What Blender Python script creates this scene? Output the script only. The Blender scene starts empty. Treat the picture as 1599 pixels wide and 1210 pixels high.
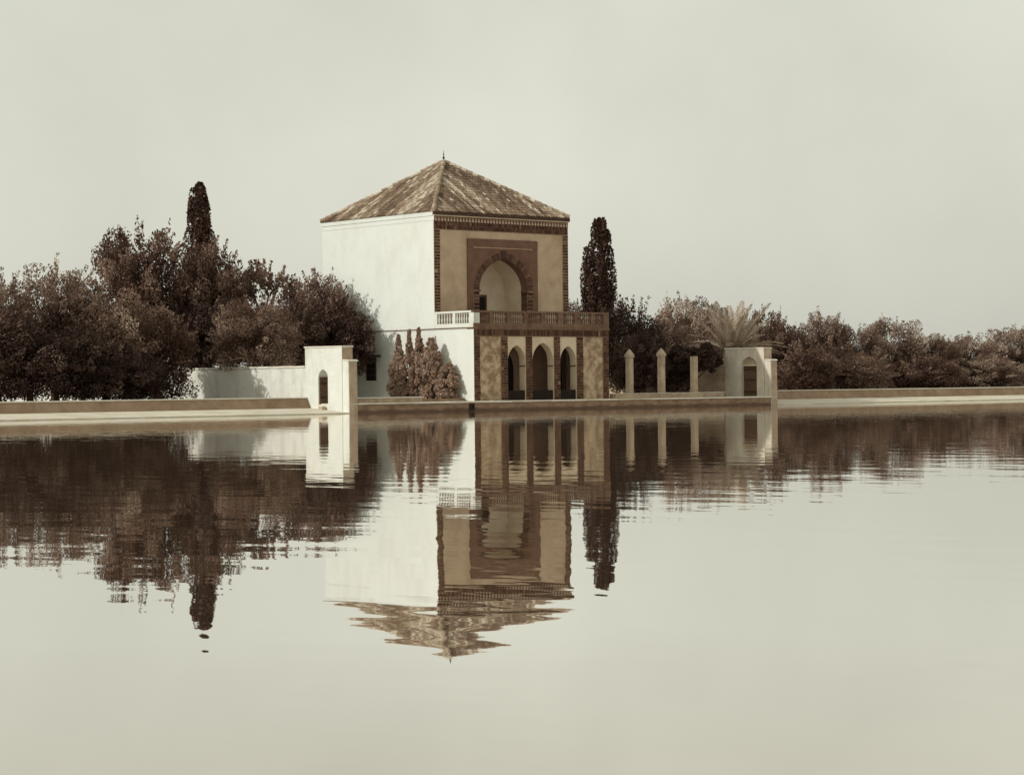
import bpy, math, random
import numpy as np
from mathutils import Vector, Matrix

# ------------------------------------------------------------------ camera, sky, sun
scn = bpy.context.scene
COL = scn.collection
F_PX, YAW, ROLL, PITCH = 3442.7, math.radians(49.2438), math.radians(-0.5948), math.radians(-0.025)
CAM = Vector((-85.0, -99.5526, 1.6))
FW = Vector((math.cos(YAW)*math.cos(PITCH), math.sin(YAW)*math.cos(PITCH), math.sin(PITCH)))
RT = Vector((math.sin(YAW), -math.cos(YAW), 0))
UP = RT.cross(FW)
cd = bpy.data.cameras.new('camera')
cam = bpy.data.objects.new('camera', cd)
COL.objects.link(cam)
scn.camera = cam
CX = RT*math.cos(ROLL) + UP*math.sin(ROLL)
CY = -RT*math.sin(ROLL) + UP*math.cos(ROLL)
CZ = -FW
cam.matrix_world = Matrix(((CX.x, CY.x, CZ.x, CAM.x), (CX.y, CY.y, CZ.y, CAM.y), (CX.z, CY.z, CZ.z, CAM.z), (0, 0, 0, 1)))
cd.sensor_width = 36.0
cd.lens = 36.0*F_PX/1599.0
cd.shift_x = -4.5/1599.0
cd.shift_y = -5.0/1599.0
cd.clip_start = 0.5
cd.clip_end = 6000

SUN_EL = math.radians(27.5)
SUN_A = math.radians(18.3)                       # how far behind the shaded front of the pavilion the sun stands
S = Vector((-math.cos(SUN_EL)*math.cos(SUN_A), math.cos(SUN_EL)*math.sin(SUN_A), math.sin(SUN_EL)))
w = bpy.data.worlds.new('World')
scn.world = w
w.use_nodes = True
nt = w.node_tree
nt.nodes.clear()
sky = nt.nodes.new('ShaderNodeTexSky')
sky.sky_type = 'NISHITA'
sky.sun_disc = False
sky.sun_elevation = SUN_EL
sky.sun_rotation = math.atan2(S.x, S.y)
sky.dust_density = 3.0
bw = nt.nodes.new('ShaderNodeRGBToBW')
pw = nt.nodes.new('ShaderNodeMath'); pw.operation = 'POWER'; pw.inputs[1].default_value = 0.16
ml = nt.nodes.new('ShaderNodeMath'); ml.operation = 'MULTIPLY'; ml.inputs[1].default_value = 5.0
tint = nt.nodes.new('ShaderNodeMix'); tint.data_type = 'RGBA'; tint.blend_type = 'MULTIPLY'
tint.inputs['Factor'].default_value = 1.0
tint.inputs['B'].default_value = (1.0, 1.01, 0.87, 1)
bg = nt.nodes.new('ShaderNodeBackground'); bg.inputs['Strength'].default_value = 0.12
wo = nt.nodes.new('ShaderNodeOutputWorld')
# thin uneven high cloud
tc = nt.nodes.new('ShaderNodeTexCoord')
cn = nt.nodes.new('ShaderNodeTexNoise'); cn.inputs['Scale'].default_value = 6.5; cn.inputs['Detail'].default_value = 5.0
cm = nt.nodes.new('ShaderNodeMapRange')
for k, v in (('From Min', .3), ('From Max', .75), ('To Min', .88), ('To Max', 1.05)): cm.inputs[k].default_value = v
mm = nt.nodes.new('ShaderNodeMath'); mm.operation = 'MULTIPLY'
L = nt.links.new
L(tc.outputs['Generated'], cn.inputs['Vector']); L(cn.outputs['Fac'], cm.inputs['Value'])
L(sky.outputs[0], bw.inputs[0]); L(bw.outputs[0], pw.inputs[0]); L(pw.outputs[0], ml.inputs[0])
L(ml.outputs[0], mm.inputs[0]); L(cm.outputs[0], mm.inputs[1])
L(mm.outputs[0], tint.inputs['A']); L(tint.outputs['Result'], bg.inputs['Color']); L(bg.outputs[0], wo.inputs['Surface'])

sd = bpy.data.lights.new('sun', 'SUN')
sd.energy = 2.55; sd.angle = math.radians(0.6); sd.color = (1.0, 0.985, 0.92)
so = bpy.data.objects.new('sun', sd); COL.objects.link(so)
so.rotation_euler = (-S).to_track_quat('-Z', 'Y').to_euler()
so.location = (-60, 40, 60)

vs = scn.view_settings
vs.view_transform = 'Standard'; vs.look = 'None'; vs.exposure = 0.0; vs.gamma = 1.0; vs.use_curve_mapping = False
scn.render.engine = 'CYCLES'
scn.cycles.max_bounces = 6
scn.cycles.sample_clamp_indirect = 3.0
scn.cycles.diffuse_bounces = 3
scn.cycles.glossy_bounces = 3
scn.cycles.transparent_max_bounces = 4

# ------------------------------------------------------------------ pixel helper (a pixel gives a direction; the plane gives the distance)
def px_on(u, v, axis, val):
    du, dv = u-804.0, v-600.0
    c, s = math.cos(ROLL), math.sin(ROLL)
    x = du*c + dv*s; y = -du*s + dv*c
    d = FW*F_PX + RT*x - UP*y
    k = (val-CAM[axis])/d[axis]
    return CAM + d*k

# ------------------------------------------------------------------ materials (the whole place in the tones of an old brown print)
def new_mat(name):
    m = bpy.data.materials.new(name); m.use_nodes = True
    n = m.node_tree
    return m, n, n.nodes['Principled BSDF']

def tone(name, c1, c2, scale=1.2, detail=8, rough=.85, bump=.02, bscale=9, lo=.35, hi=.68, stain=None, stain_scale=.5, stain_amt=.5, streak=None, stretch=(1, 1, 1), spec=.25):
    """two-tone weathered surface with fine relief; stain: patches of a third colour; streak: vertical runs"""
    m, n, b = new_mat(name)
    lk = n.links.new
    t = n.nodes.new('ShaderNodeTexCoord')
    mp = n.nodes.new('ShaderNodeMapping'); mp.inputs['Scale'].default_value = stretch
    lk(t.outputs['Object'], mp.inputs['Vector'])
    a = n.nodes.new('ShaderNodeTexNoise'); a.inputs['Scale'].default_value = scale; a.inputs['Detail'].default_value = detail; a.inputs['Roughness'].default_value = .65
    lk(mp.outputs[0], a.inputs['Vector'])
    r = n.nodes.new('ShaderNodeMapRange'); r.inputs['From Min'].default_value = lo; r.inputs['From Max'].default_value = hi
    lk(a.outputs['Fac'], r.inputs['Value'])
    mx = n.nodes.new('ShaderNodeMix'); mx.data_type = 'RGBA'
    mx.inputs['A'].default_value = (*c1, 1); mx.inputs['B'].default_value = (*c2, 1)
    lk(r.outputs[0], mx.inputs['Factor'])
    out = mx.outputs['Result']
    if stain:
        s = n.nodes.new('ShaderNodeTexNoise'); s.inputs['Scale'].default_value = stain_scale; s.inputs['Detail'].default_value = 9; s.inputs['Roughness'].default_value = .7
        sm = n.nodes.new('ShaderNodeMapping'); sm.inputs['Location'].default_value = (3.1, 7.7, 1.9)
        if streak: sm.inputs['Scale'].default_value = streak
        lk(t.outputs['Object'], sm.inputs['Vector']); lk(sm.outputs[0], s.inputs['Vector'])
        sr = n.nodes.new('ShaderNodeMapRange')
        for k, v in (('From Min', .5), ('From Max', .68), ('To Min', 0), ('To Max', stain_amt)): sr.inputs[k].default_value = v
        lk(s.outputs['Fac'], sr.inputs['Value'])
        m2 = n.nodes.new('ShaderNodeMix'); m2.data_type = 'RGBA'; m2.inputs['B'].default_value = (*stain, 1)
        lk(out, m2.inputs['A']); lk(sr.outputs[0], m2.inputs['Factor'])
        out = m2.outputs['Result']
    lk(out, b.inputs['Base Color'])
    b.inputs['Roughness'].default_value = rough
    b.inputs['Specular IOR Level'].default_value = spec
    if bump:
        f = n.nodes.new('ShaderNodeTexNoise'); f.inputs['Scale'].default_value = bscale; f.inputs['Detail'].default_value = 6
        lk(t.outputs['Object'], f.inputs['Vector'])
        bp = n.nodes.new('ShaderNodeBump'); bp.inputs['Strength'].default_value = 1; bp.inputs['Distance'].default_value = bump
        lk(f.outputs['Fac'], bp.inputs['Height']); lk(bp.outputs[0], b.inputs['Normal'])
    return m

def tinted(name, stops, rough=.75, transl=0.0, fine=None):
    """colour ramp driven by a stored per-piece value, so that every leaf, tile or brick has its own tone"""
    m, n, b = new_mat(name)
    lk = n.links.new
    a = n.nodes.new('ShaderNodeAttribute'); a.attribute_name = 'tint'
    cr = n.nodes.new('ShaderNodeValToRGB')
    e = cr.color_ramp.elements
    while len(e) < len(stops): e.new(.5)
    for i, (p, c) in enumerate(stops): e[i].position = p; e[i].color = (*c, 1)
    lk(a.outputs['Fac'], cr.inputs['Fac'])
    out = cr.outputs['Color']
    if fine:
        t = n.nodes.new('ShaderNodeTexCoord')
        f = n.nodes.new('ShaderNodeTexNoise'); f.inputs['Scale'].default_value = fine; f.inputs['Detail'].default_value = 5
        lk(t.outputs['Object'], f.inputs['Vector'])
        mr = n.nodes.new('ShaderNodeMapRange')
        for k, v in (('From Min', .3), ('From Max', .7), ('To Min', .72), ('To Max', 1.25)): mr.inputs[k].default_value = v
        lk(f.outputs['Fac'], mr.inputs['Value'])
        mx = n.nodes.new('ShaderNodeVectorMath'); mx.operation = 'SCALE'
        lk(out, mx.inputs[0]); lk(mr.outputs[0], mx.inputs['Scale'])
        out = mx.outputs[0]
    lk(out, b.inputs['Base Color'])
    b.inputs['Roughness'].default_value = rough
    b.inputs['Specular IOR Level'].default_value = .12 if transl else .25
    if transl:
        tr = n.nodes.new('ShaderNodeBsdfTranslucent'); lk(out, tr.inputs['Color'])
        ms = n.nodes.new('ShaderNodeMixShader'); ms.inputs[0].default_value = transl
        o = n.nodes['Material Output']
        lk(b.outputs[0], ms.inputs[1]); lk(tr.outputs[0], ms.inputs[2]); lk(ms.outputs[0], o.inputs['Surface'])
    return m

M = {}
M['white'] = tone('white_plaster', (.66, .67, .625), (.71, .72, .675), .8, 8, .9, .012, 7, stain=(.57, .56, .495), stain_scale=.42, stain_amt=.55, streak=(1, 1, .45))
M['white_old'] = tone('old_white_plaster', (.63, .63, .575), (.71, .71, .655), 1.4, 9, .9, .02, 6, stain=(.42, .36, .28), stain_scale=.7, stain_amt=.55, streak=(1, 1, .4))
M['ochre'] = tone('ochre_plaster', (.47, .345, .235), (.62, .47, .335), .9, 9, .9, .012, 8, stain=(.36, .25, .165), stain_scale=.55, stain_amt=.6)
M['peel'] = tone('peeling_plaster', (.30, .20, .125), (.55, .42, .29), 1.7, 10, .95, .06, 5, .42, .58, stain=(.17, .10, .065), stain_scale=1.3, stain_amt=.75)
M['cream'] = tone('cream_plaster', (.60, .475, .335), (.72, .60, .45), 1.0, 8, .9, .008, 9, stain=(.45, .33, .22), stain_scale=.9, stain_amt=.4, streak=(1, 1, .3))
M['niche'] = tone('niche_plaster', (.66, .54, .40), (.78, .67, .52), .9, 8, .9, .006, 9, stain=(.5, .38, .26), stain_scale=.8, stain_amt=.35)
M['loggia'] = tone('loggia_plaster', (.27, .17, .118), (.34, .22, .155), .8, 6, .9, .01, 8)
M['panel'] = tone('painted_brick_panel', (.16, .083, .056), (.215, .118, .082), 1.6, 9, .85, .02, 14, stain=(.11, .052, .033), stain_scale=.8, stain_amt=.6)
M['mortar'] = tone('mortar', (.40, .275, .18), (.55, .40, .275), 3, 6, .95, .02, 20)
M['mortar_dark'] = tone('dark_mortar', (.19, .11, .07), (.30, .19, .125), 2, 6, .95, .02, 20)
M['cornice'] = tone('stained_cornice', (.135, .078, .052), (.235, .145, .098), 2.2, 9, .9, .03, 9, stain=(.12, .062, .040), stain_scale=1.4, stain_amt=.7, streak=(1, 1, .35))
M['drop'] = tone('pale_glaze', (.48, .37, .27), (.60, .48, .36), 3, 5, .8, .004, 10)
M['dado'] = tone('dark_dado', (.016, .009, .0075), (.026, .015, .012), 2, 5, .85, .01, 12)
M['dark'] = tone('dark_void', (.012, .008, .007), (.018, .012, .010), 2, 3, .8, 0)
M['timber'] = tone('old_timber', (.085, .045, .028), (.15, .088, .058), 2.5, 8, .8, .02, 14, stretch=(1, 1, 4))
M['dark_timber'] = tone('dark_timber', (.045, .024, .016), (.075, .042, .028), 2.5, 8, .8, .02, 14)
M['iron'] = tone('iron', (.02, .015, .012), (.035, .025, .02), 6, 4, .6, 0)
M['quay'] = tone('wet_quay_stone', (.235, .150, .095), (.36, .245, .165), 1.5, 9, .85, .05, 4, stain=(.12, .068, .045), stain_scale=.9, stain_amt=.8, stretch=(1, 1, 2.5))
def tide(m, z0, z1, col, amt):
    n = m.node_tree; b = n.nodes['Principled BSDF']; src = b.inputs['Base Color'].links[0].from_socket
    g = n.nodes.new('ShaderNodeNewGeometry'); sp = n.nodes.new('ShaderNodeSeparateXYZ'); n.links.new(g.outputs['Position'], sp.inputs[0])
    nz = n.nodes.new('ShaderNodeTexNoise'); nz.inputs['Scale'].default_value = 1.1; nz.inputs['Detail'].default_value = 6; n.links.new(g.outputs['Position'], nz.inputs['Vector'])
    ad = n.nodes.new('ShaderNodeMath'); ad.operation = 'MULTIPLY_ADD'; ad.inputs[1].default_value = -.35; n.links.new(nz.outputs['Fac'], ad.inputs[0]); n.links.new(sp.outputs['Z'], ad.inputs[2])
    mr = n.nodes.new('ShaderNodeMapRange')
    for k, v in (('From Min', z0-.175), ('From Max', z1-.175), ('To Min', amt), ('To Max', 0)): mr.inputs[k].default_value = v
    n.links.new(ad.outputs[0], mr.inputs['Value'])
    mx = n.nodes.new('ShaderNodeMix'); mx.data_type = 'RGBA'; mx.inputs['B'].default_value = (*col, 1)
    n.links.new(src, mx.inputs['A']); n.links.new(mr.outputs[0], mx.inputs['Factor']); n.links.new(mx.outputs['Result'], b.inputs['Base Color'])
tide(M['quay'], .10, .22, (.10, .058, .040), .75)
M['paving'] = tone('pale_paving', (.56, .50, .40), (.70, .65, .55), .7, 9, .95, .02, 6, stain=(.42, .34, .25), stain_scale=.5, stain_amt=.5)
M['parapet'] = tone('parapet_render', (.25, .165, .108), (.34, .235, .16), 1.2, 9, .95, .04, 5, stain=(.42, .31, .22), stain_scale=.6, stain_amt=.7)
M['coping'] = tone('pale_coping', (.62, .57, .48), (.74, .70, .60), 1.8, 7, .95, .02, 8)
M['gate_side'] = tone('stained_shade_toned_render', (.36, .26, .18), (.56, .44, .33), 1.8, 9, .95, .05, 6, stain=(.22, .14, .09), stain_scale=.9, stain_amt=.6)  # stains, plus the shade of pool-facing sides put into the base colour
M['gate_wall'] = tone('stained_shade_toned_gate', (.52, .455, .375), (.64, .585, .50), 1.3, 9, .9, .02, 6, stain=(.36, .28, .20), stain_scale=.8, stain_amt=.6, streak=(1, 1, .35))  # white wall with the pavilion's shade mixed into its colour, over some stains
M['pillar'] = tone('weathered_pillar_render', (.36, .265, .19), (.54, .43, .325), 1.8, 9, .95, .04, 8, stain=(.33, .24, .16), stain_scale=1.2, stain_amt=.6)
M['earth'] = tone('dry_earth', (.20, .13, .085), (.33, .235, .16), .35, 10, 1.0, .05, 2.5, stain=(.09, .055, .035), stain_scale=.12, stain_amt=.8)
M['bed'] = tone('bed_soil', (.13, .08, .052), (.22, .145, .10), 1.5, 8, 1.0, .05, 6)
M['bark'] = tone('bark', (.085, .050, .034), (.20, .130, .090), 3, 8, .95, .05, 9, stretch=(1, 1, .25))
M['pale_bark'] = tone('pale_bark', (.26, .185, .135), (.40, .30, .23), 4, 6, .95, .02, 9)
M['brick'] = tinted('brick', [(0, (.050, .022, .015)), (.5, (.095, .045, .029)), (1, (.16, .085, .055))], .85, fine=9)
M['tile'] = tinted('roof_tile', [(0, (.12, .075, .050)), (.45, (.24, .165, .112)), (.8, (.38, .29, .205)), (1, (.62, .55, .44))], .8, fine=5)
M['leaf'] = tinted('leaf', [(0, (.066, .034, .025)), (.6, (.185, .109, .079)), (1, (.40, .285, .215))], .6, .28)
M['leaf_deep'] = tinted('leaf_deep', [(0, (.028, .014, .0105)), (.6, (.080, .045, .034)), (1, (.20, .135, .104))], .6, .15)
M['leaf_mid'] = tinted('leaf_mid', [(0, (.078, .042, .031)), (.6, (.24, .151, .110)), (1, (.52, .40, .305))], .6, .3)
M['leaf_pale'] = tinted('leaf_pale', [(0, (.10, .057, .042)), (.55, (.31, .21, .158)), (1, (.62, .50, .405))], .6, .3)
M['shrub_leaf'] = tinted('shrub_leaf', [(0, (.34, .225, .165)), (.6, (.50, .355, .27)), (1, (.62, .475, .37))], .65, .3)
M['cypress_leaf'] = tinted('cypress_leaf', [(0, (.044, .023, .0175)), (.7, (.105, .058, .044)), (1, (.21, .135, .103))], .7, .05)
M['frond'] = tinted('palm_frond', [(0, (.16, .11, .078)), (.6, (.38, .29, .215)), (1, (.62, .53, .42))], .55, .2)

def water_mat():
    m, n, b = new_mat('pool_water')
    lk = n.links.new
    g = n.nodes.new('ShaderNodeNewGeometry')
    n.nodes.remove(b)
    gl = n.nodes.new('ShaderNodeBsdfGlossy'); gl.inputs['Color'].default_value = (.955, .95, .93, 1); gl.inputs['Roughness'].default_value = .012
    df = n.nodes.new('ShaderNodeBsdfDiffuse'); df.inputs['Color'].default_value = (.30, .19, .125, 1)
    fr = n.nodes.new('ShaderNodeFresnel'); fr.inputs['IOR'].default_value = 1.33
    fm = n.nodes.new('ShaderNodeMapRange')                # silty, very still water: a strong mirror at every low angle
    for k, v in (('From Min', 0), ('From Max', .5), ('To Min', .42), ('To Max', .945)): fm.inputs[k].default_value = v
    lk(fr.outputs[0], fm.inputs['Value'])
    mxs = n.nodes.new('ShaderNodeMixShader')
    lk(fm.outputs[0], mxs.inputs[0]); lk(df.outputs[0], mxs.inputs[1]); lk(gl.outputs[0], mxs.inputs[2])
    lk(mxs.outputs[0], n.nodes['Material Output'].inputs['Surface'])
    def noise(scale, det, loc):
        mp = n.nodes.new('ShaderNodeMapping'); mp.inputs['Location'].default_value = loc
        mp.inputs['Rotation'].default_value = (0, 0, -YAW)
        mp.inputs['Scale'].default_value = (1.0, .62, 1)
        lk(g.outputs['Position'], mp.inputs['Vector'])
        t = n.nodes.new('ShaderNodeTexNoise'); t.inputs['Scale'].default_value = scale; t.inputs['Detail'].default_value = det; t.inputs['Roughness'].default_value = .4
        lk(mp.outputs[0], t.inputs['Vector'])
        return t
    a = noise(.95, 2.6, (4, 2, 0))
    c = noise(3.2, 1, (1, 8, 0))
    patch = noise(.045, 2, (0, 5, 0))
    pr = n.nodes.new('ShaderNodeMapRange')
    for k, v in (('From Min', .38), ('From Max', .62), ('To Min', .25), ('To Max', 1.0)): pr.inputs[k].default_value = v
    lk(patch.outputs['Fac'], pr.inputs['Value'])
    h1 = n.nodes.new('ShaderNodeMath'); h1.operation = 'MULTIPLY'; h1.inputs[1].default_value = .0062
    h2 = n.nodes.new('ShaderNodeMath'); h2.operation = 'MULTIPLY'; h2.inputs[1].default_value = .0009
    lk(a.outputs['Fac'], h1.inputs[0]); lk(c.outputs['Fac'], h2.inputs[0])
    h3 = n.nodes.new('ShaderNodeMath'); h3.operation = 'MULTIPLY'
    lk(h2.outputs[0], h3.inputs[0]); lk(pr.outputs[0], h3.inputs[1])
    ad = n.nodes.new('ShaderNodeMath'); ad.operation = 'ADD'
    lk(h1.outputs[0], ad.inputs[0]); lk(h3.outputs[0], ad.inputs[1])
    bp = n.nodes.new('ShaderNodeBump'); bp.inputs['Strength'].default_value = 1; bp.inputs['Distance'].default_value = 1
    lk(ad.outputs[0], bp.inputs['Height']); lk(bp.outputs[0], gl.inputs['Normal'])
    return m
M['water'] = water_mat()

# ------------------------------------------------------------------ object helpers
WORLD = {}                                        # translation of every parent, so that parts can be built at their place
def link(name, data, parent=None, at=(0, 0, 0)):
    o = bpy.data.objects.new(name, data)
    COL.objects.link(o)
    at = Vector(at)
    if parent is not None:
        o.parent = parent; o.location = at - WORLD[parent.name]
    else:
        o.location = at
    WORLD[o.name] = at
    return o
def tag(o, label=None, cat=None, group=None, kind=None):
    for k, v in (('label', label), ('category', cat), ('group', group), ('kind', kind)):
        if v: o[k] = v
    return o
def thing(name, at, label, cat, group=None):
    o = link(name, None, None, at); o.empty_display_size = .3
    return tag(o, label, cat, group)

class MB:
    def __init__(s): s.v = []; s.f = []; s.t = []
    def add(s, v, f, t=.5):
        k = len(s.v); s.v += [tuple(p) for p in v]; s.f += [tuple(i+k for i in q) for q in f]; s.t += [t]*len(f)
        return s
    def box(s, a, b, t=.5, jit=0.0):
        (x0, y0, z0), (x1, y1, z1) = a, b
        v = [(x0, y0, z0), (x1, y0, z0), (x1, y1, z0), (x0, y1, z0), (x0, y0, z1), (x1, y0, z1), (x1, y1, z1), (x0, y1, z1)]
        if jit: v = [tuple(c+random.uniform(-jit, jit) for c in p) for p in v]
        return s.add(v, [(0, 3, 2, 1), (4, 5, 6, 7), (0, 1, 5, 4), (1, 2, 6, 5), (2, 3, 7, 6), (3, 0, 4, 7)], t)
    def prism(s, pts, vec, t=.5):
        n = len(pts); vec = Vector(vec)
        v = [Vector(p) for p in pts]+[Vector(p)+vec for p in pts]
        return s.add(v, [tuple(range(n))[::-1], tuple(range(n, 2*n))]+[(i, (i+1) % n, (i+1) % n+n, i+n) for i in range(n)], t)
    def lathe(s, prof, c=(0, 0, 0), seg=10, t=.5):
        v = []; f = []
        for r, z in prof:
            for i in range(seg):
                a = 2*math.pi*i/seg; v.append((c[0]+r*math.cos(a), c[1]+r*math.sin(a), c[2]+z))
        for j in range(len(prof)-1):
            for i in range(seg):
                k = (i+1) % seg; f.append((j*seg+i, j*seg+k, (j+1)*seg+k, (j+1)*seg+i))
        f.append(tuple(range(seg))[::-1]); f.append(tuple(range((len(prof)-1)*seg, len(prof)*seg)))
        return s.add(v, f, t)
    def tube(s, pts, rad, seg=7, t=.5):
        pts = [Vector(p) for p in pts]; v = []; f = []
        for i, p in enumerate(pts):
            d = (pts[min(i+1, len(pts)-1)]-pts[max(i-1, 0)]).normalized()
            a = d.cross(Vector((.31, .95, .02))).normalized(); b = d.cross(a)
            for k in range(seg):
                an = 2*math.pi*k/seg; v.append(p+(a*math.cos(an)+b*math.sin(an))*rad[i])
        for j in range(len(pts)-1):
            for i in range(seg):
                k = (i+1) % seg; f.append((j*seg+i, j*seg+k, (j+1)*seg+k, (j+1)*seg+i))
        f.append(tuple(range(seg))[::-1]); f.append(tuple(range((len(pts)-1)*seg, len(pts)*seg)))
        return s.add(v, f, t)
    def mesh(s, name, mat, smooth=False, tint=False, recalc=True):
        m = bpy.data.meshes.new(name); m.from_pydata(s.v, [], s.f); m.materials.append(mat)
        if recalc:
            import bmesh
            bm = bmesh.new(); bm.from_mesh(m); bmesh.ops.recalc_face_normals(bm, faces=bm.faces[:]); bm.to_mesh(m); bm.free()
        if tint:
            a = m.attributes.new('tint', 'FLOAT', 'FACE'); a.data.foreach_set('value', np.array(s.t, dtype=np.float32))
        if smooth: m.polygons.foreach_set('use_smooth', [True]*len(m.polygons))
        m.update()
        return m
    def build(s, name, mat, parent=None, at=(0, 0, 0), smooth=False, tint=False, bevel=0.0):
        o = link(name, s.mesh(name, mat, smooth, tint), parent, at)
        if bevel:
            b = o.modifiers.new('bevel', 'BEVEL'); b.width = bevel; b.segments = 2; b.limit_method = 'ANGLE'
        return o

def pointed(xa, xb, zs, za, n=10, k=.25):
    """pointed arch curve from (xa,zs) over the apex to (xb,zs)"""
    c = (xa+xb)/2; h = (xb-xa)/2; pts = []
    for i in range(n+1):
        t = i/n
        a = t*math.pi/2
        x = xa+h*(1-math.cos(a))*(1-k)+h*t*k if False else xa+h*(1-math.cos(a*(1-.18)))/(1-math.cos(math.pi/2*(1-.18)))
        z = zs+(za-zs)*math.sin(a*(1-.18))/math.sin(math.pi/2*(1-.18))
        pts.append((x, z))
    return pts+[(2*c-x, z) for x, z in pts[-2::-1]]

def arch_block(mb, x0, x1, z0, zt, y0, y1, curve):
    """solid wall x0..x1, z0..zt with an opening whose outline is curve (from left foot to right foot), y0..y1 thick"""
    n = len(curve)
    xa, xb = curve[0][0], curve[-1][0]
    if xa-x0 > 1e-4: mb.box((x0, y0, z0), (xa, y1, zt))
    if x1-xb > 1e-4: mb.box((xb, y0, z0), (x1, y1, zt))
    v = []; f = []
    for (x, z) in curve: v += [(x, y0, z), (x, y1, z), (x, y0, zt), (x, y1, zt)]
    for i in range(n-1):
        a = i*4; b = a+4
        if curve[i+1][0]-curve[i][0] > 1e-4:
            f += [(a, b, b+2, a+2), (a+1, a+3, b+3, b+1), (a+2, b+2, b+3, a+3)]
        vert = curve[i+1][0]-curve[i][0] < 1e-4
        if vert and ((i == 0 and xa-x0 > 1e-4) or (i == n-2 and x1-xb > 1e-4)): continue   # the side pieces already close it
        f += [(a, a+1, b+1, b)]
    mb.add(v, f)
    return mb

def stack_bricks(mb, x0, x1, z0, z1, yf, depth=.03, ch=.19, joint=.035):
    """courses of bricks standing proud of the mortar face at y = yf (towards -y)"""
    nc = max(1, int(round((z1-z0)/ch))); h = (z1-z0)/nc; wdt = x1-x0
    for i in range(nc):
        cuts = (.58,) if i % 2 else (.36,)
        if wdt > .75: cuts = (.25, .6) if i % 2 else (.4, .78)
        edges = [x0]+[x0+wdt*c+random.uniform(-.015, .015) for c in cuts]+[x1]
        for a, b in zip(edges[:-1], edges[1:]):
            if random.random() < .02: continue
            mb.box((a+joint*.5, yf-depth*random.uniform(.6, 1.15), z0+i*h+joint*.5), (b-joint*.5, yf, z0+(i+1)*h-joint*.5), random.random(), .005)
def soldier_bricks(mb, x0, x1, z0, z1, yf, rows=2, pitch=.128, joint=.03, depth=.03):
    h = (z1-z0)/rows
    for r in range(rows):
        x = x0-(pitch*.5 if r % 2 else 0)
        while x < x1-.02:
            a = max(x, x0)+joint*.5; b = min(x+pitch, x1)-joint*.5
            if b-a > .02 and random.random() > .015:
                mb.box((a, yf-depth*random.uniform(.6, 1.15), z0+r*h+.012), (b, yf, z0+(r+1)*h-.012), random.random(), .004)
            x += pitch

random.seed(4)
# ------------------------------------------------------------------ the setting
def struct(mb, name, mat, **k): return tag(mb.build(name, mat, **k), kind='structure')
struct(MB().add([(-170, -150, 0), (130, -150, 0), (130, .02, 0), (-170, .02, 0)], [(0, 1, 2, 3)]), 'water', M['water'])
# ground: one sheet round the pool, out to the horizon
G = 2500
xs = [-G, -170, 130, G]; ys = [-G, -150, 3.9, G]
g = MB()
for i in range(3):
    for j in range(3):
        if (i, j) == (1, 1): continue
        g.add([(xs[i], ys[j], .42), (xs[i+1], ys[j], .42), (xs[i+1], ys[j+1], .42), (xs[i], ys[j+1], .42)], [(0, 1, 2, 3)])
struct(g, 'ground', M['earth'])
XG, XR, TH = -11.48, 23.2, .62                    # the two gate walls, their faces towards -x, and their thickness
T = .56                                           # terrace level
struct(MB().box((XG+.1, 0.03, -1), (XR+TH-.05, 19.2, T-.07)), 'terrace', M['quay'])
struct(MB().box((XG+.12, -.03, T-.066), (XR+TH-.06, 19.3, T)), 'terrace_paving', M['paving'], bevel=.015)
struct(MB().prism([(-170, 0, -1), (-170, 4.3, -1), (-170, 4.3, .31), (-170, 3.4, .29), (-170, 0, .05)], (XG+.02+170, 0, 0)), 'walkway', M['paving'])
struct(MB().prism([(XR+TH+.02, 0, -1), (XR+TH+.02, 4.3, -1), (XR+TH+.02, 4.3, .31), (XR+TH+.02, 3.4, .29), (XR+TH+.02, 0, .05)], (130-XR-TH-.02, 0, 0)), 'walkway', M['paving'])

tp = bpy.data.objects['terrace_paving']
xe = XG+TH+.02
while xe < XR-.3:
    ln = min(random.uniform(1.1, 1.7), XR-.02-xe)
    MB().box((xe+.008, -.06+random.uniform(-.012, .012), T-.075), (xe+ln-.008, .42, T+.012+random.uniform(-.006, .008)), .5, .006).build('edge_stone', M['coping'] if random.random() < .6 else M['paving'], tp, bevel=.012)
    xe += ln
def outlet(x, z, s):
    o = thing('drain_outlet', (x, 0, z), 'small square dark drain outlet in the quay wall below the pavilion corner', 'drain')
    m = MB()
    for a, b in (((x-s, -.04, z-s), (x-s+.07, .03, z+s)), ((x+s-.07, -.04, z-s), (x+s, .03, z+s)), ((x-s+.07, -.04, z+s-.06), (x+s-.07, .03, z+s)), ((x-s+.07, -.04, z-s), (x+s-.07, .03, z-s+.05))): m.box(a, b)
    m.build('frame', M['dark_timber'], o)
    MB().box((x-s+.07, .0, z-s+.05), (x+s-.07, .026, z+s-.06)).build('opening', M['dark'], o)
p = px_on(737, 639, 1, 0)
outlet(p.x, .24, .2)

# low parapets: battered front, pale coping
def parapet(x0, x1, label, yt=4.02):
    o = thing('parapet', ((x0+x1)/2, yt, .1), label, 'parapet', None)
    n = max(1, int((x1-x0)/6.5)); m = MB()
    seg = (x1-x0)/n
    m.prism([(x0, yt-.34, .28), (x0, yt+.34, .28), (x0, yt+.34, .86), (x0, yt, .86)], (x1-x0, 0, 0)).build('wall', M['parapet'], o)
    for i in range(n):
        a = x0+i*seg
        c = MB().box((a+.006, yt-.05, .86), (a+seg-.006, yt+.40, .93), .5, .006)
        c.build('coping_stone', M['coping'], o, bevel=.02)
parapet(-75, XG-.01, 'low battered parapet with pale coping along the pool beneath the big trees')
parapet(XR+TH+.01, 108, 'low battered parapet with pale coping running beneath the light bushy hedge')

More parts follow.
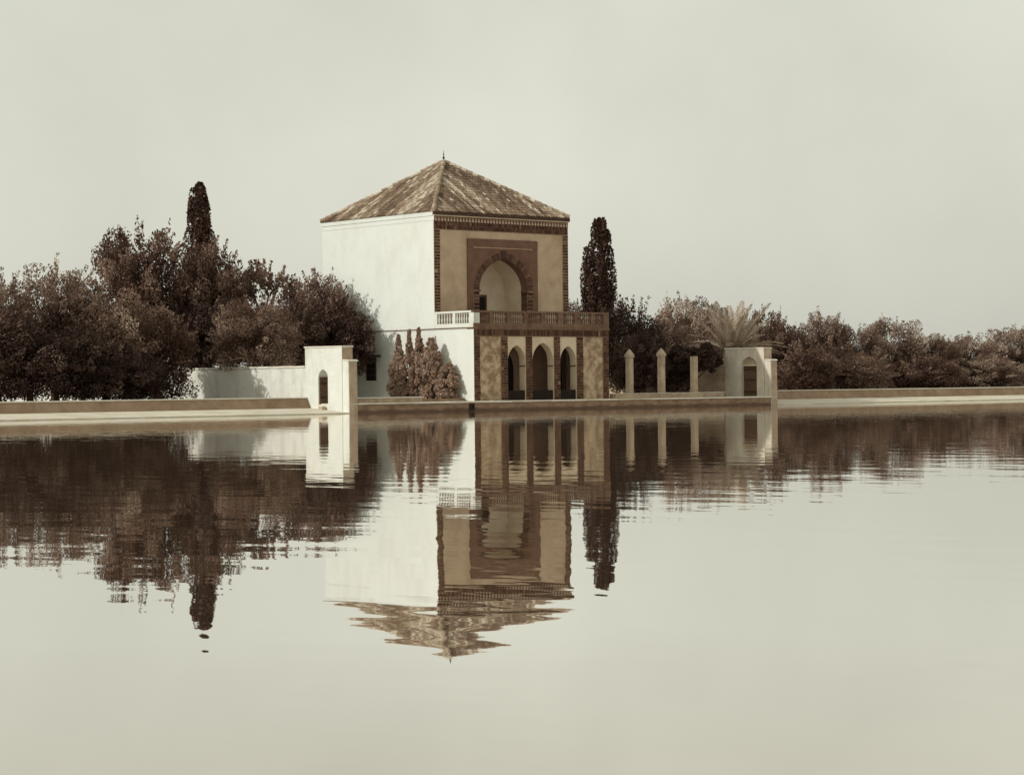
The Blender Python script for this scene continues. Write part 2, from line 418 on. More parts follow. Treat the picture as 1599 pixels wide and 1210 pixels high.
# ------------------------------------------------------------------ pavilion
Wd, Q, P, U = 11.14, 2.82, 3.76, 11.69
YU, YB = Q+P, Q+P+U                               # front of the upper storey, back of the building
ZC, ZR, ZE = 5.02, 6.03, 12.25                    # string course, balustrade top, eaves
pav = thing('pavilion', (Wd/2, 10, T), 'two storey pavilion with white side wall, brick trimmed front and pyramid tiled roof', 'pavilion')

# lower storey
lw = MB()
lw.box((0, 6.4, T), (Wd, YB, ZC-.12))
MB().box((-.006, Q+.012, T+.002), (-.0005, Q+.63, ZC-.124)).build('side_skin', M['white'], pav)
lw.build('lower_wall', M['white'], pav)
MB().box((0, Q+.621, T), (.45, 6.399, ZC-.122)).build('side_wall', M['white'], pav)
MB().box((Wd-.45, Q+.621, T), (Wd, 6.399, ZC-.122)).build('side_wall', M['white'], pav)
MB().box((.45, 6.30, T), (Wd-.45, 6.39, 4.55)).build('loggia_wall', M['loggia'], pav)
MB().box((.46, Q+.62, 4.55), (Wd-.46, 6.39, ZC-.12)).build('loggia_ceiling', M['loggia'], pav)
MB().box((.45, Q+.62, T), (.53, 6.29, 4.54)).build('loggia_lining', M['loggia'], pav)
MB().box((Wd-.53, Q+.62, T), (Wd-.45, 6.29, 4.54)).build('loggia_lining', M['cream'], pav)
# dark doorways at the back of the loggia
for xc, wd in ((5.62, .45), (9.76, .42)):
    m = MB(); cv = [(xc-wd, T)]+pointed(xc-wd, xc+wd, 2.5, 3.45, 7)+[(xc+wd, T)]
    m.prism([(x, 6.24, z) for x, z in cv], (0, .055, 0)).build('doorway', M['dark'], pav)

piers = [(0, .47), (2.17, 2.68), (4.17, 4.67), (6.49, 6.99), (8.40, 8.93), (Wd-.47, Wd)]
for a, b in piers:
    o = MB().box((a, Q, T), (b, Q+.62, 4.47)).build('brick_pier', M['mortar_dark'], pav)
    m = MB(); stack_bricks(m, a, b, T+.02, 4.46, Q, .035, .185, .04)
    tag(m.build('brickwork', M['brick'], o, tint=True), kind='stuff')
for a, b in ((.47, 2.17), (8.93, Wd-.47)):
    tag(MB().box((a, Q+.05, T), (b, Q+.62, 4.47)).build('plaster_panel', M['peel'], pav), 'blotched plaster panel with peeling patches')
for (a, b, zs, za) in ((2.68, 4.17, 2.95, 3.93), (4.67, 6.49, 2.95, 4.10), (6.99, 8.40, 2.95, 3.90)):
    cv = [(a+.04, T)]+pointed(a+.04, b-.04, zs, za, 10)+[(b-.04, T)]
    m = MB(); arch_block(m, a, b, T, 4.47, Q+.045, Q+.60, cv)
    o = m.build('arch_panel', M['cream'], pav)
    for xs_ in ((b-.07, b-.038), (a+.038, a+.07)):
        MB().box((xs_[0], Q+.05, 2.62), (xs_[1], Q+.60, 2.69)).build('impost', M['timber'], o)
    MB().box((a+.045, Q+.10, T), (b-.045, Q+.16, 1.16)).build('dado_board', M['dado'], o)

# frieze of upright bricks, cornice, balustrade base
fz = MB().box((0, Q+.005, 4.47), (Wd, Q+.62, ZC-.12)).build('frieze', M['mortar_dark'], pav)
m = MB(); soldier_bricks(m, .02, Wd-.02, 4.50, 4.87, Q+.005, 1, .125, .035, .03)
tag(m.build('brickwork', M['brick'], fz, tint=True), kind='stuff')
MB().box((-.02, Q-.07, ZC-.12), (Wd+.05, Q+.62, ZC)).build('string_course', M['cornice'], pav, bevel=.02)
MB().box((-.012, Q+.621, ZC-.1225), (Wd+.012, YB+.02, ZC)).build('string_backing', M['white'], pav)
MB().box((-.065, Q-.05, ZC-.055), (-.0215, YB+.04, ZC-.002)).build('side_string', M['cornice'], pav)
MB().box((-.02, Q-.03, ZC), (Wd+.02, YU, 5.27)).build('terrace_deck', M['cornice'], pav)
MB().box((-.035, Q+.02, ZC+.004), (-.022, YU, 5.27)).build('side_kerb', M['white_old'], pav)

bal = MB().box((-.04, Q-.05, 5.90), (Wd+.04, Q+.20, ZR)).build('balustrade', M['cornice'], pav, bevel=.02)
MB().box((-.04, Q+.20, 5.90), (.20, YU, ZR)).build('rail', M['white_old'], bal, bevel=.02)
MB().box((Wd-.20, Q+.20, 5.90), (Wd+.04, YU, ZR)).build('rail', M['white_old'], bal, bevel=.02)
prof = [(.045, 0), (.05, .05), (.03, .09), (.055, .20), (.060, .27), (.032, .42), (.030, .48), (.045, .53), (.05, .58), (.05, .63)]
bm_front = MB().lathe(prof, seg=8).mesh('baluster', M['cornice'], True)
bm_side = MB().lathe(prof, seg=8).mesh('baluster', M['white_old'], True)
nb = 8
edges = [0+(Wd)*i/nb for i in range(nb+1)]
for i, e in enumerate(edges):
    hw = .24 if i in (0, nb) else .15
    x0_ = max(-.02, e-hw); x1_ = min(Wd+.02, e+hw)
    if i == 0: x0_, x1_ = -.02, .44
    if i == nb: x0_, x1_ = Wd-.44, Wd+.02
    MB().box((x0_, Q-.03, 5.27), (x1_, Q+.18, 5.90)).build('post', M['cornice'] if i else M['white_old'], bal)
for i in range(nb):
    a = edges[i]+(.44 if i == 0 else .15); b = edges[i+1]-(.44 if i == nb-1 else .15)
    k = 6
    for j in range(k):
        link('baluster', bm_front, bal, (a+(b-a)*(j+.5)/k, Q+.075, 5.27))
for xx, mesh in ((.08, bm_side), (Wd-.08, bm_side)):
    ye = [Q+.18, Q+.30, Q+1.75, Q+1.95, YU-.35, YU]
    for a, b in ((ye[0], ye[1]+.1), (ye[2], ye[3]), (ye[4]+.1, ye[5])):
        MB().box((xx-.10, a, 5.27), (xx+.10, b, 5.90)).build('post', M['white_old'], bal)
    for a, b in ((ye[1]+.1, ye[2]), (ye[3], ye[4]+.1)):
        for j in range(6):
            link('baluster', mesh, bal, (xx, a+(b-a)*(j+.5)/6, 5.27))

# upper storey
ZT = 11.98
OA, OB = 3.56, 7.56
big = pointed(OA, OB, 7.55, 9.48, 14)
cvb = [(OA, 5.27)]+big+[(OB, 5.27)]
m = MB(); arch_block(m, .003, Wd-.003, 5.27, ZT, YU+.03, YU+2.25, [(c_[0]+(.015 if c_[0] > 5.56 else -.015), c_[1]+(.012 if c_[1] > 6 else 0)) for c_ in cvb])
m.build('front_wall', M['ochre'], pav)
MB().box((-.01, YU+2.25, ZC), (Wd, YB, ZT)).build('upper_wall', M['white'], pav)
MB().box((-.01, YU+.02, ZC+.001), (.002, YU+2.2499, ZT-.001)).build('side_skin', M['white'], pav)
# cream niche lining: inner faces of the vault, back wall
m = MB(); cvn = [(OA+.012, 5.275)]+[(x*.994+.033, z-.012) for x, z in big]+[(OB-.012, 5.275)]
y0, y1 = YU+.55, YU+2.2
v = []; f = []
for x, z in cvn: v += [(x, y0, z), (x, y1, z)]
for i in range(len(cvn)-1): f.append((2*i, 2*i+1, 2*i+3, 2*i+2))
m.add(v, f)
m.prism([(x, y1-.03, z) for x, z in cvn], (0, .025, 0))
o = link('niche', m.mesh('niche', M['niche'], recalc=False), pav)
dr = MB().box((4.72, y1-.10, 5.27), (5.98, y1-.035, 7.28)).build('niche_door', M['timber'], pav)
MB().box((4.86, y1-.115, 5.27), (5.84, y1-.102, 7.13)).build('door_opening', M['dark'], dr)
# painted brick surround, its arch ring and its hood line
sur = MB(); arch_block(sur, 2.64, 8.46, 5.27, 10.68, YU-.05, YU+.54, cvb)
sur = sur.build('arch_surround', M['panel'], pav)
MB().box((3.1, YU-.085, 10.10), (8.0, YU-.051, 10.15)).build('hood_line', M['mortar'], sur)
for a, b, c, d in ((2.66, YU-.09, 10.15, 8.44),):
    MB().box((a, b, c+.003), (d, YU-.051, 10.67)).build('surround_band', M['panel'], sur)
ring = [(OA+.0, 7.5)]+big[1:-1]+[(OB, 7.5)]
ctr = Vector(((OA+OB)/2, 7.35))
pts = [Vector(p) for p in ring]
lens = [0]
for a, b in zip(pts[:-1], pts[1:]): lens.append(lens[-1]+(b-a).length)
def on_ring(s):
    for i in range(len(pts)-1):
        if s <= lens[i+1]+1e-6:
            t = (s-lens[i])/(lens[i+1]-lens[i]); p_ = pts[i].lerp(pts[i+1], t)
            tg = (pts[i+1]-pts[i]).normalized(); return p_, Vector((-tg.y, tg.x))
    return pts[-1], Vector((1, 0))
NV = 38
for i in range(NV):
    s0 = lens[-1]*(i+.07)/NV; s1 = lens[-1]*(i+.93)/NV
    (p0, n0), (p1, n1) = on_ring(s0), on_ring(s1)
    k = .46
    m = MB(); q = [p0+n0*.0, p1+n1*.0, p1+n1*k, p0+n0*k]
    m.prism([(a.x, YU-.085, a.y) for a in q], (0, .033, 0), random.uniform(.3, 1))
    m.build('voussoir', M['brick'], sur, tint=True)
m = MB()
v = []; f = []
for i in range(41):
    p_, n_ = on_ring(lens[-1]*i/40*.9999); q_ = p_+n_*.47
    v += [(p_.x, YU-.056, p_.y), (q_.x, YU-.056, q_.y)]
    if i: f.append((2*i-2, 2*i-1, 2*i+1, 2*i))
m.add(v, f); link('ring_mortar', m.mesh('ring_mortar', M['mortar'], recalc=False), sur)
MB().box((5.33, YU-.11, 9.42), (5.79, YU-.051, 9.98)).build('keystone', M['dark_timber'], sur, bevel=.03)
for a, b in ((OA-.45, OA-.002), (OB+.002, OB+.45)):
    m = MB(); z = 5.3
    while z < 7.35:
        m.box((a+.015, YU-.082, z), (b-.015, YU-.06, z+.20), random.random()); z += .235
    cb = OA if a < 5 else OB
    MB().box((cb-.07 if cb > 5 else cb-.10, YU-.13, 7.36), (cb+.10 if cb > 5 else cb+.07, YU+.53, 7.50)).build('corbel', M['panel'], sur, bevel=.02)
    jm = MB().box((a, YU-.058, 5.28), (b, YU-.051, 7.42)).build('jamb', M['mortar'], sur)
    tag(m.build('brickwork', M['brick'], jm, tint=True), kind='stuff')
m = MB(); z = 5.3
while z < 7.35:
    m.box((OB-.022, YU-.03, z), (OB-.002, YU+.52, z+.20), random.random()); z += .235
tag(m.build('reveal_bricks', M['brick'], sur, tint=True), kind='stuff')

# brick corners and frieze of the upper front
for a, b in ((0, .47), (Wd-.47, Wd)):
    o = MB().box((a, YU, 5.27), (b, YU+.029, 11.16)).build('brick_corner', M['mortar'], pav)
    m = MB(); stack_bricks(m, a, b, 5.28, 11.14, YU, .035, .19, .045)
    tag(m.build('brickwork', M['brick'], o, tint=True), kind='stuff')
    for zz in (0,):
        pass
fz = MB().box((0, YU, 11.16), (Wd, YU+.029, ZT)).build('frieze', M['mortar_dark'], pav)
m = MB(); soldier_bricks(m, .02, Wd-.02, 11.18, 11.66, YU, 2, .128, .036, .032)
tag(m.build('brickwork', M['brick'], fz, tint=True), kind='stuff')
MB().box((.0, YU-.028, 11.665), (Wd, YU-.002, 11.95)).build('drop_backing', M['panel'], fz)
dm = MB().prism([(-.012, -.035, .25), (-.022, -.035, .15), (-.068, -.035, .05), (-.04, -.035, 0), (.04, -.035, 0), (.068, -.035, .05), (.022, -.035, .15), (.012, -.035, .25)], (0, .035, 0)).mesh('drop_ornament', M['drop'])
for i in range(45):
    link('drop_ornament', dm, fz, (.13+i*(Wd-.26)/44, YU-.03, 11.68))
ev = MB().box((-.04, YU-.09, ZT), (Wd+.06, YU+.028, ZT+.065)).build('eaves_fillet', M['cream'], pav)
MB().box((-.07, YU+.03, ZT+.003), (.02, YB+.06, ZE)).build('eaves_cornice', M['white'], pav)
MB().box((-.03, YU-.06, ZT-.28), (-.012, YB, ZT-.003)).build('cornice_band', M['white'], pav)
sf = MB().box((-.05, YU-.13, ZT+.071), (Wd+.09, YU+.02, ZE-.01)).build('eaves_soffit', M['dark_timber'], pav)
MB().box((Wd-.02, YU+.03, ZT+.003), (Wd+.09, YB+.06, ZE)).build('eaves_cornice', M['white'], pav)
m = MB(); n = 46
for i in range(n):
    xa = (i)*Wd/n; xm = xa+Wd/n/2; xb = xa+Wd/n
    z0, z1, th = ZT+.10, ZT+.20, .028
    m.prism([(xa, YU-.148, z1), (xm, YU-.148, z0), (xm, YU-.148, z0+th), (xa, YU-.148, z1+th)], (0, .016, 0))
    m.prism([(xm, YU-.148, z0), (xb, YU-.148, z1), (xb, YU-.148, z1+th), (xm, YU-.148, z0+th)], (0, .016, 0))
m.build('zigzag_moulding', M['cornice'], sf)

# roof: pyramid deck, barrel tiles course by course, hip caps, finial
E0 = .08
xa, xb, ya, yb = -E0, Wd+E0, YU-E0, YB+E0
AP = Vector((Wd/2, (YU+YB)/2, 16.05))
m = MB(); base = [(xa, ya, ZE), (xb, ya, ZE), (xb, yb, ZE), (xa, yb, ZE)]
m.add(base+[tuple(AP)], [(3, 2, 1, 0), (0, 1, 4), (1, 2, 4), (2, 3, 4), (3, 0, 4)])
roof = m.build('roof', M['tile'], pav, tint=True)
def tile_face(c0, c1, seed):
    rnd = random.Random(seed)
    c0, c1 = Vector(c0), Vector(c1)
    ux = (c1-c0); W_ = ux.length; ux.normalize()
    mid = (c0+c1)/2; up = AP-mid; SL = up.length; up.normalize(); nn = ux.cross(up).normalized()
    if nn.z < 0: nn = -nn
    n = int(W_/.215); pitch = W_/n; tl = .36
    mb = MB(); band = [rnd.random() for _ in range(n+1)]
    for i in range(n):
        u = -W_/2+(i+.5)*pitch
        Lm = (1-abs(u)/(W_/2))*SL-.05
        nt_ = int(Lm/tl)+1
        sm = .5*band[i]+.3*band[max(0, i-1)]+.2*band[max(0, i-3)]
        for j in range(nt_):
            v0 = j*tl-.04; v1 = min(v0+tl+.05, Lm)
            if v1-v0 < .08: continue
            t = .34*rnd.random()+.66*sm+.12*math.sin(u*1.1+j*.23+seed)
            t = min(1, max(0, (t-.5)*1.5+.50))
            if rnd.random() < .07: t = min(1, t+.5)
            r0 = pitch*.41; r1 = pitch*.36; l0 = .022+rnd.uniform(-.008, .012); l1 = .015
            du = rnd.uniform(-.012, .012)
            vv = []
            for (vs_, r_, l_) in ((v0, r0, l0), (v1, r1, l1)):
                for k in range(5):
                    a = math.pi*k/4
                    vv.append(mid+ux*(u+du+r_*math.cos(a))+up*vs_+nn*(l_+r_*1.1*math.sin(a)))
            ff = [(k, k+1, k+6, k+5) for k in range(4)]+[(4, 3, 2, 1, 0)]
            mb.add(vv, ff, t)
    o = link('roof_tiles', mb.mesh('roof_tiles', M['tile'], False, True, False), roof)
    tag(o, kind='stuff')
tile_face(base[0], base[1], 1); tile_face(base[1], base[2], 2); tile_face(base[2], base[3], 3); tile_face(base[3], base[0], 4)
for i, c in enumerate(base):
    c = Vector(c); d = AP-c; n = int(d.length/.40); m = MB()
    for j in range(n):
        a = c+d*(j/n)+Vector((0, 0, .10)); b = c+d*((j+1.12)/n)+Vector((0, 0, .07))
        m.tube([a, b], [.15+random.uniform(-.008, .008), .125], 8, random.uniform(.5, 1))
    tag(m.build('hip_ridge', M['tile'], roof, tint=True), kind='stuff')
MB().lathe([(.16, -.1), (.14, .05), (.06, .10), (.035, .22), (.075, .28), (.075, .34), (.03, .39), (.022, .48), (.05, .53), (.02, .58), (.008, .80)], tuple(AP), 10).build('finial', M['iron'], roof)

# window on the side wall
win = MB().box((-.012, 12.62, 1.86), (.02, 13.55, 3.32)).build('window', M['dark'], pav)
MB().box((-.16, 12.05, 3.36), (.0, 13.9, 3.47)).build('window_hood', M['dark_timber'], win)
for a, b in ((12.56, 12.62), (13.55, 13.61)): MB().box((-.05, a, 1.86), (-.002, b, 3.33)).build('frame', M['timber'], win)
MB().box((-.08, 12.50, 1.78), (-.002, 13.68, 1.855)).build('sill', M['white_old'], win)
for zz in (2.2, 2.6, 3.0): MB().box((-.035, 12.622, zz), (-.014, 13.548, zz+.035)).build('bar', M['timber'], win)

# ------------------------------------------------------------------ garden walls and their gates at the pool's edge
def gate(x, wm, dy0, dy1, zd, za, label, door):
    """tower along y with an arched doorway, lower buttress at the water; faces -x"""
    o = thing('garden_gate', (x+TH/2, 2.4, T), label, 'gate')
    y0, y1, zt = .62, 4.18, 3.72
    # tower: built with the opening along y (swap axes of arch_block)
    cv = [(dy0, T-.5)]+[(dy0, zd)]+pointed(dy0, dy1, zd+.01, za, 8)[1:-1]+[(dy1, zd)]+[(dy1, T-.5)]
    m = MB(); arch_block(m, y0, y1, T-.5, zt, x, x+TH+.12, cv)
    m.v = [(b, a, c) for a, b, c in m.v]
    m.build('tower', wm, o)
    MB().box((x-.05, y0-.05, zt+.003), (x+TH+.17, y1+.05, zt+.10), .5, .012).build('coping', M['coping'], o, bevel=.03)
    MB().box((x+.02, y0-.012, 3.04), (x+TH+.10, y0-.002, zt-.002)).build('front_face', M['gate_side'], o)  # thin darker skin: the shade of this face is in its colour
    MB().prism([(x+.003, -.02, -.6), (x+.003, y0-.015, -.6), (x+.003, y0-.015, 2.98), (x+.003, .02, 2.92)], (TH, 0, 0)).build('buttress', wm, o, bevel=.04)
    MB().prism([(x+.04, -.036, -.6), (x+TH-.03, -.036, -.6), (x+TH-.03, .004, 2.86), (x+.04, .004, 2.86)], (0, .014, 0)).build('buttress_face', M['gate_side'], o)  # darker skin again, shade painted on the pool side
    MB().prism([(x-.03, -.06, 2.925), (x-.03, y0-.02, 2.985), (x-.03, y0-.02, 3.035), (x-.03, .12, 3.03), (x-.03, -.02, 2.985)], (TH+.08, 0, 0)).build('buttress_cap', M['coping'], o, bevel=.03)
    MB().box((x+.01, dy0-.02, T-.45), (x+TH+.1, dy1+.02, T-.05)).build('threshold', M['coping'], o)
    if not door:
        lf = MB().box((x+.06, dy1-.075, T-.04), (x+.66, dy1-.02, zd+.02)).build('jamb_shade_board', M['timber'], o)  # added board, no real door: its brown stands in for the shaded jamb
        MB().box((x+.10, dy1-.095, T+.3), (x+.62, dy1-.077, T+.42)).build('batten', M['dark_timber'], lf)  # detail on the added board
        MB().box((x+.10, dy1-.095, T+1.1), (x+.62, dy1-.077, T+1.22)).build('batten', M['dark_timber'], lf)
    if door:
        d = MB().box((x+.26, dy0-.01, T-.04), (x+.30, dy1+.01, zd+.25)).build('door', M['dark_timber'], o)
        n = 6
        for k in range(n):
            a = dy0+(dy1-dy0)*k/n+.008; b = dy0+(dy1-dy0)*(k+1)/n-.008
            MB().box((x+.235+random.uniform(-.006, .006), a, T), (x+.262, b, zd-.02)).build('plank', M['timber'], d)
        for zz in (T+.25, T+1.05, T+1.75): MB().box((x+.205, dy0+.03, zz), (x+.232, dy1-.03, zz+.11)).build('batten', M['dark_timber'], d)
        MB().box((x+.10, dy0-.02, zd-.02), (x+.28, dy1+.02, zd+.05)).build('lintel', M['cream'], d)
        MB().box((x+.24, dy0, zd+.05), (x+.258, dy1, za-.02)).build('tympanum', M['gate_side'], d)
    return o
gate(XG, M['white_old'], 1.98, 2.90, 2.05, 2.50, 'tall white wall end with narrow arched opening beside the low tree parapet', False)
gate(XR, M['gate_wall'], 1.28, 2.68, 2.62, 3.22, 'stained, shade toned wall end with planked door under a round arch behind the pillars', True)
tag(MB().box((XG-.30, 2.15, .19), (XG-.06, 2.5, .40), .5, .02).build('stone_block', M['gate_side']), 'small pale stone lying at the foot of the white arched gate', 'stone')

def garden_wall(x, label, mat):
    o = thing('garden_wall', (x+.25, 12, .42), label, 'wall')
    MB().box((x+.04, 4.21, .1), (x+.46, 46, 2.62)).build('wall', mat, o)
    n = 34
    for i in range(n):
        a = 4.21+i*(46-4.21)/n
        MB().box((x-.02, a+.006, 2.622+random.uniform(0, .012)), (x+.52, a+(46-4.21)/n-.006, 2.73), .5, .008).build('coping_stone', M['coping'], o)
    return o
garden_wall(XG, 'long white garden wall dappled with leaf shadows leading to the arched gate', M['white_old'])
garden_wall(XR, 'brown shade toned garden wall behind the pillars and the dome shaped bush', M['gate_side'])  # twin of the white wall; the pavilion's shade is put into its brown

# bench-like low wall and planting bed beside the white side wall
o = thing('low_wall', (-7, 2.9, T), 'low pale masonry bench wall between the white gate and the shrubs', 'wall')
MB().box((XG+TH+.14, 2.75, T), (-4.05, 3.25, T+.24)).build('body', M['gate_side'], o, bevel=.02)
MB().box((XG+TH+.14, 2.70, T+.243), (-4.0, 3.30, T+.31)).build('cap', M['coping'], o, bevel=.02)
o = thing('planting_bed', (-2.2, 6.0, T), 'kerbed planting bed under the cypress shrubs at the white wall', 'planter')
MB().box((-3.9, 3.36, T), (-.35, 3.46, T+.16)).build('kerb', M['quay'], o)
MB().box((-3.9, 3.46, T), (-3.8, 10.4, T+.16)).build('kerb', M['quay'], o)
MB().box((-3.8, 3.46, T), (-.12, 10.4, T+.11)).build('soil', M['bed'], o)

# pillars on their low wall between pavilion and far gate
o = thing('pillar_wall', (17, 2.85, T), 'low kerb wall carrying the pillars between the pavilion and the planked door', 'wall')
MB().box((Wd+.35, 2.55, T), (21.4, 3.15, T+.27), .5, .01).build('body', M['gate_side'], o, bevel=.03)
MB().box((Wd+.33, 2.51, T+.273), (21.43, 3.19, T+.32), .5, .01).build('cap', M['coping'], o, bevel=.02)
pl = (('stained square pillar with pyramid cap nearest the pavilion', 12.98, 3.72), ('pale square pillar with pyramid cap, middle of the three', 15.84, 3.80), ('capless square pillar standing before the dome shaped bush', 18.86, 3.25))
for i, (lb, x, zt) in enumerate(pl):
    o = thing('pillar', (x, 2.85, T+.32), lb, 'pillar', 'pillars on the low wall')
    h = .185
    m = MB(); m.prism([(x-h, 2.85-h, T+.32), (x+h, 2.85-h, T+.32), (x+h, 2.85+h, T+.32), (x-h, 2.85+h, T+.32)], (.0, 0, zt-(.55 if i < 2 else 0)-T-.32))
    m.build('shaft', M['pillar'], o, bevel=.02)
    if i == 2: continue
    MB().box((x-h-.05, 2.85-h-.05, zt-.548), (x+h+.05, 2.85+h+.05, zt-.40)).build('neck', M['pillar'], o, bevel=.03)
    k = h+.05
    MB().add([(x-k, 2.85-k, zt-.398), (x+k, 2.85-k, zt-.398), (x+k, 2.85+k, zt-.398), (x-k, 2.85+k, zt-.398), (x-.08, 2.85-.08, zt-.1), (x+.08, 2.85-.08, zt-.1), (x+.08, 2.85+.08, zt-.1), (x-.08, 2.85+.08, zt-.1), (x, 2.85, zt)],
             [(3, 2, 1, 0), (0, 1, 5, 4), (1, 2, 6, 5), (2, 3, 7, 6), (3, 0, 4, 7), (4, 5, 8), (5, 6, 8), (6, 7, 8), (7, 4, 8)]).build('cap', M['pillar'], o)

# ------------------------------------------------------------------ foliage
def leaves(seed, clumps, n, size, out=.55, aspect=.55, up=.15):
    """n leaf faces spread over clumps (cx, cy, cz, r, tone); returns verts, faces, tints"""
    rg = np.random.default_rng(seed)
    C = np.array(clumps, dtype=np.float64)
    wgt = C[:, 3]**2; wgt /= wgt.sum()
    idx = rg.choice(len(C), n, p=wgt)
    d = rg.normal(size=(n, 3)); d /= np.linalg.norm(d, axis=1)[:, None]
    rad = C[idx, 3]*(1-np.abs(rg.normal(0, .22, n))).clip(.1, 1.05)
    pos = C[idx, :3]+d*rad[:, None]
    nr = d*out+rg.normal(size=(n, 3))*.6; nr[:, 2] += up
    nr /= np.linalg.norm(nr, axis=1)[:, None]
    r = rg.normal(size=(n, 3)); a = np.cross(nr, r); a /= np.linalg.norm(a, axis=1)[:, None]
    b = np.cross(nr, a)
    s = size*rg.uniform(.55, 1.35, n)[:, None]
    v = np.empty((n, 4, 3))
    v[:, 0] = pos-a*s; v[:, 1] = pos+b*s*aspect+nr*s*.12; v[:, 2] = pos+a*s; v[:, 3] = pos-b*s*aspect+nr*s*.12
    t = (C[idx, 4]+rg.normal(0, .15, n)+.12*d[:, 2]*0).clip(0, 1)
    return v.reshape(-1, 3), t
def leaf_mesh(name, parts, mat):
    V = np.concatenate([p_[0] for p_ in parts]); Tn = np.concatenate([p_[1] for p_ in parts]); n = len(Tn)
    m = bpy.data.meshes.new(name)
    m.vertices.add(4*n); m.vertices.foreach_set('co', V.astype(np.float32).ravel())
    m.loops.add(4*n); m.loops.foreach_set('vertex_index', np.arange(4*n, dtype=np.int32))
    m.polygons.add(n); m.polygons.foreach_set('loop_start', np.arange(n, dtype=np.int32)*4); m.polygons.foreach_set('loop_total', np.full(n, 4, dtype=np.int32))
    a = m.attributes.new('tint', 'FLOAT', 'FACE'); a.data.foreach_set('value', Tn.astype(np.float32))
    m.materials.append(mat); m.update(calc_edges=True); m.validate()
    return m
def crown_clumps(seed, k=46, sprigs=26, fill=14, flat=1.0):
    rg = random.Random(seed); c = []
    lob = [(rg.uniform(0, 6.28), rg.uniform(-.2, .7), rg.uniform(.75, 1.0)) for _ in range(5)]
    for _ in range(k):
        z = rg.uniform(-.85, .95); a = rg.uniform(0, 6.283); r = math.sqrt(max(0, 1-z*z))
        if z < -.1: r = max(r, .80)
        q = rg.uniform(.62, .86)
        bump = max(math.cos(a-l[0])*l[2] for l in lob)*.10
        c.append((math.cos(a)*r*(q+bump), math.sin(a)*r*(q+bump), z*(q+bump*.8)*flat, rg.uniform(.15, .29), min(1, max(0, rg.gauss(.48, .24)))))
    for _ in range(sprigs):                       # leafy shoots that break the outline
        z = rg.uniform(-.25, .98); a = rg.uniform(0, 6.283); r = math.sqrt(max(0, 1-z*z)); t = rg.uniform(.35, .85); e = rg.uniform(1.0, 1.13); b = rg.uniform(-.12, .12)
        for k in range(4):
            q = .82+(e-.82)*k/3
            c.append((math.cos(a+b*k/3)*r*q, math.sin(a+b*k/3)*r*q, (z*q+.02*k)*flat, .085-.014*k, t))
    for _ in range(fill):
        c.append((rg.uniform(-.5, .5), rg.uniform(-.5, .5), rg.uniform(-.7, .4), rg.uniform(.25, .4), .2))
    return c
CROWN = {}
for key, mat, seeds, n, size in (('dark', 'leaf', (11, 12, 13), 26000, .031), ('deep', 'leaf_deep', (14, 15), 28000, .030), ('mid', 'leaf_mid', (21, 22, 23), 36000, .024), ('pale', 'leaf_pale', (31, 32), 30000, .026)):
    CROWN[key] = [leaf_mesh('crown', [leaves(s, crown_clumps(s, 60, 40, 26), n, size)], M[mat]) for s in seeds]
CROWN['open'] = [leaf_mesh('crown', [leaves(41, crown_clumps(41, 26, 40, 4), 8000, .04)], M['leaf'])]
CROWN['dome'] = [leaf_mesh('crown', [leaves(51, [(x, y, z*.8, r*.7, t) for x, y, z, r, t in crown_clumps(51, 70, 4, 14)], 14000, .045)], M['leaf_deep'])]
# trunks with limbs, unit height
def trunk_mesh(seed):
    rg = random.Random(seed); m = MB()
    pts = [(0, 0, -.05)]; x = y = 0
    for i in range(1, 6): x += rg.uniform(-.03, .03); y += rg.uniform(-.03, .03); pts.append((x, y, i*.2))
    m.tube(pts, [.075, .06, .052, .045, .036, .02], 8)
    for k in range(7):
        i = rg.choice((2, 3, 3, 4, 4)); b = Vector(pts[i]); a = rg.uniform(0, 6.283); e = rg.uniform(.35, .8)
        d = Vector((math.cos(a), math.sin(a), e)).normalized(); ln = rg.uniform(.35, .6)
        q = [b, b+d*ln*.35+Vector((0, 0, .02)), b+d*ln*.7+Vector((rg.uniform(-.05, .05), rg.uniform(-.05, .05), .05)), b+d*ln+Vector((0, 0, .12))]
        m.tube(q, [.03, .022, .014, .005], 6)
    return m.mesh('trunk', M['bark'], True)
TRUNK = [trunk_mesh(s) for s in (1, 2, 3)]
rt = random.Random(77)
def tree(u, vtop, y, wpx, zbot, kind, label, group, name='tree', cat='tree', zg=.42, depth=1.0):
    """u, vtop: picture position of the crown's middle and top; y: where it stands behind the pool edge; wpx: crown width seen"""
    pc = px_on(u, vtop, 1, y)
    dist = (pc-CAM).dot(FW)
    rx = wpx/2*dist/F_PX
    if depth > 1: rx = rx/math.sqrt(.757**2+(.653*depth)**2)
    zt = pc.z
    o = link(name, None, None, (pc.x, y, zg)); o.empty_display_size = .3; tag(o, label, cat, group)
    rz = (zt-zbot)/2/1.02
    cr = bpy.data.objects.new('crown', rt.choice(CROWN[kind])); COL.objects.link(cr); cr.parent = o
    cr.location = (0, 0, (zt+zbot)/2-zg); cr.scale = (rx, rx*depth, rz); cr.rotation_euler = (0, 0, rt.uniform(0, 6.28) if depth == 1.0 else math.pi*rt.randint(0, 1))
    tk = bpy.data.objects.new('trunk', rt.choice(TRUNK)); COL.objects.link(tk); tk.parent = o
    h = (zt+zbot)/2-zg+rz*.25; sc = h
    tk.scale = (min(sc, rx*1.3),)*2+(h,); tk.rotation_euler = (0, 0, rt.uniform(0, 6.28))
    return o
GL, GR = 'garden trees beyond the pool wall', 'bushy trees behind the long parapet'
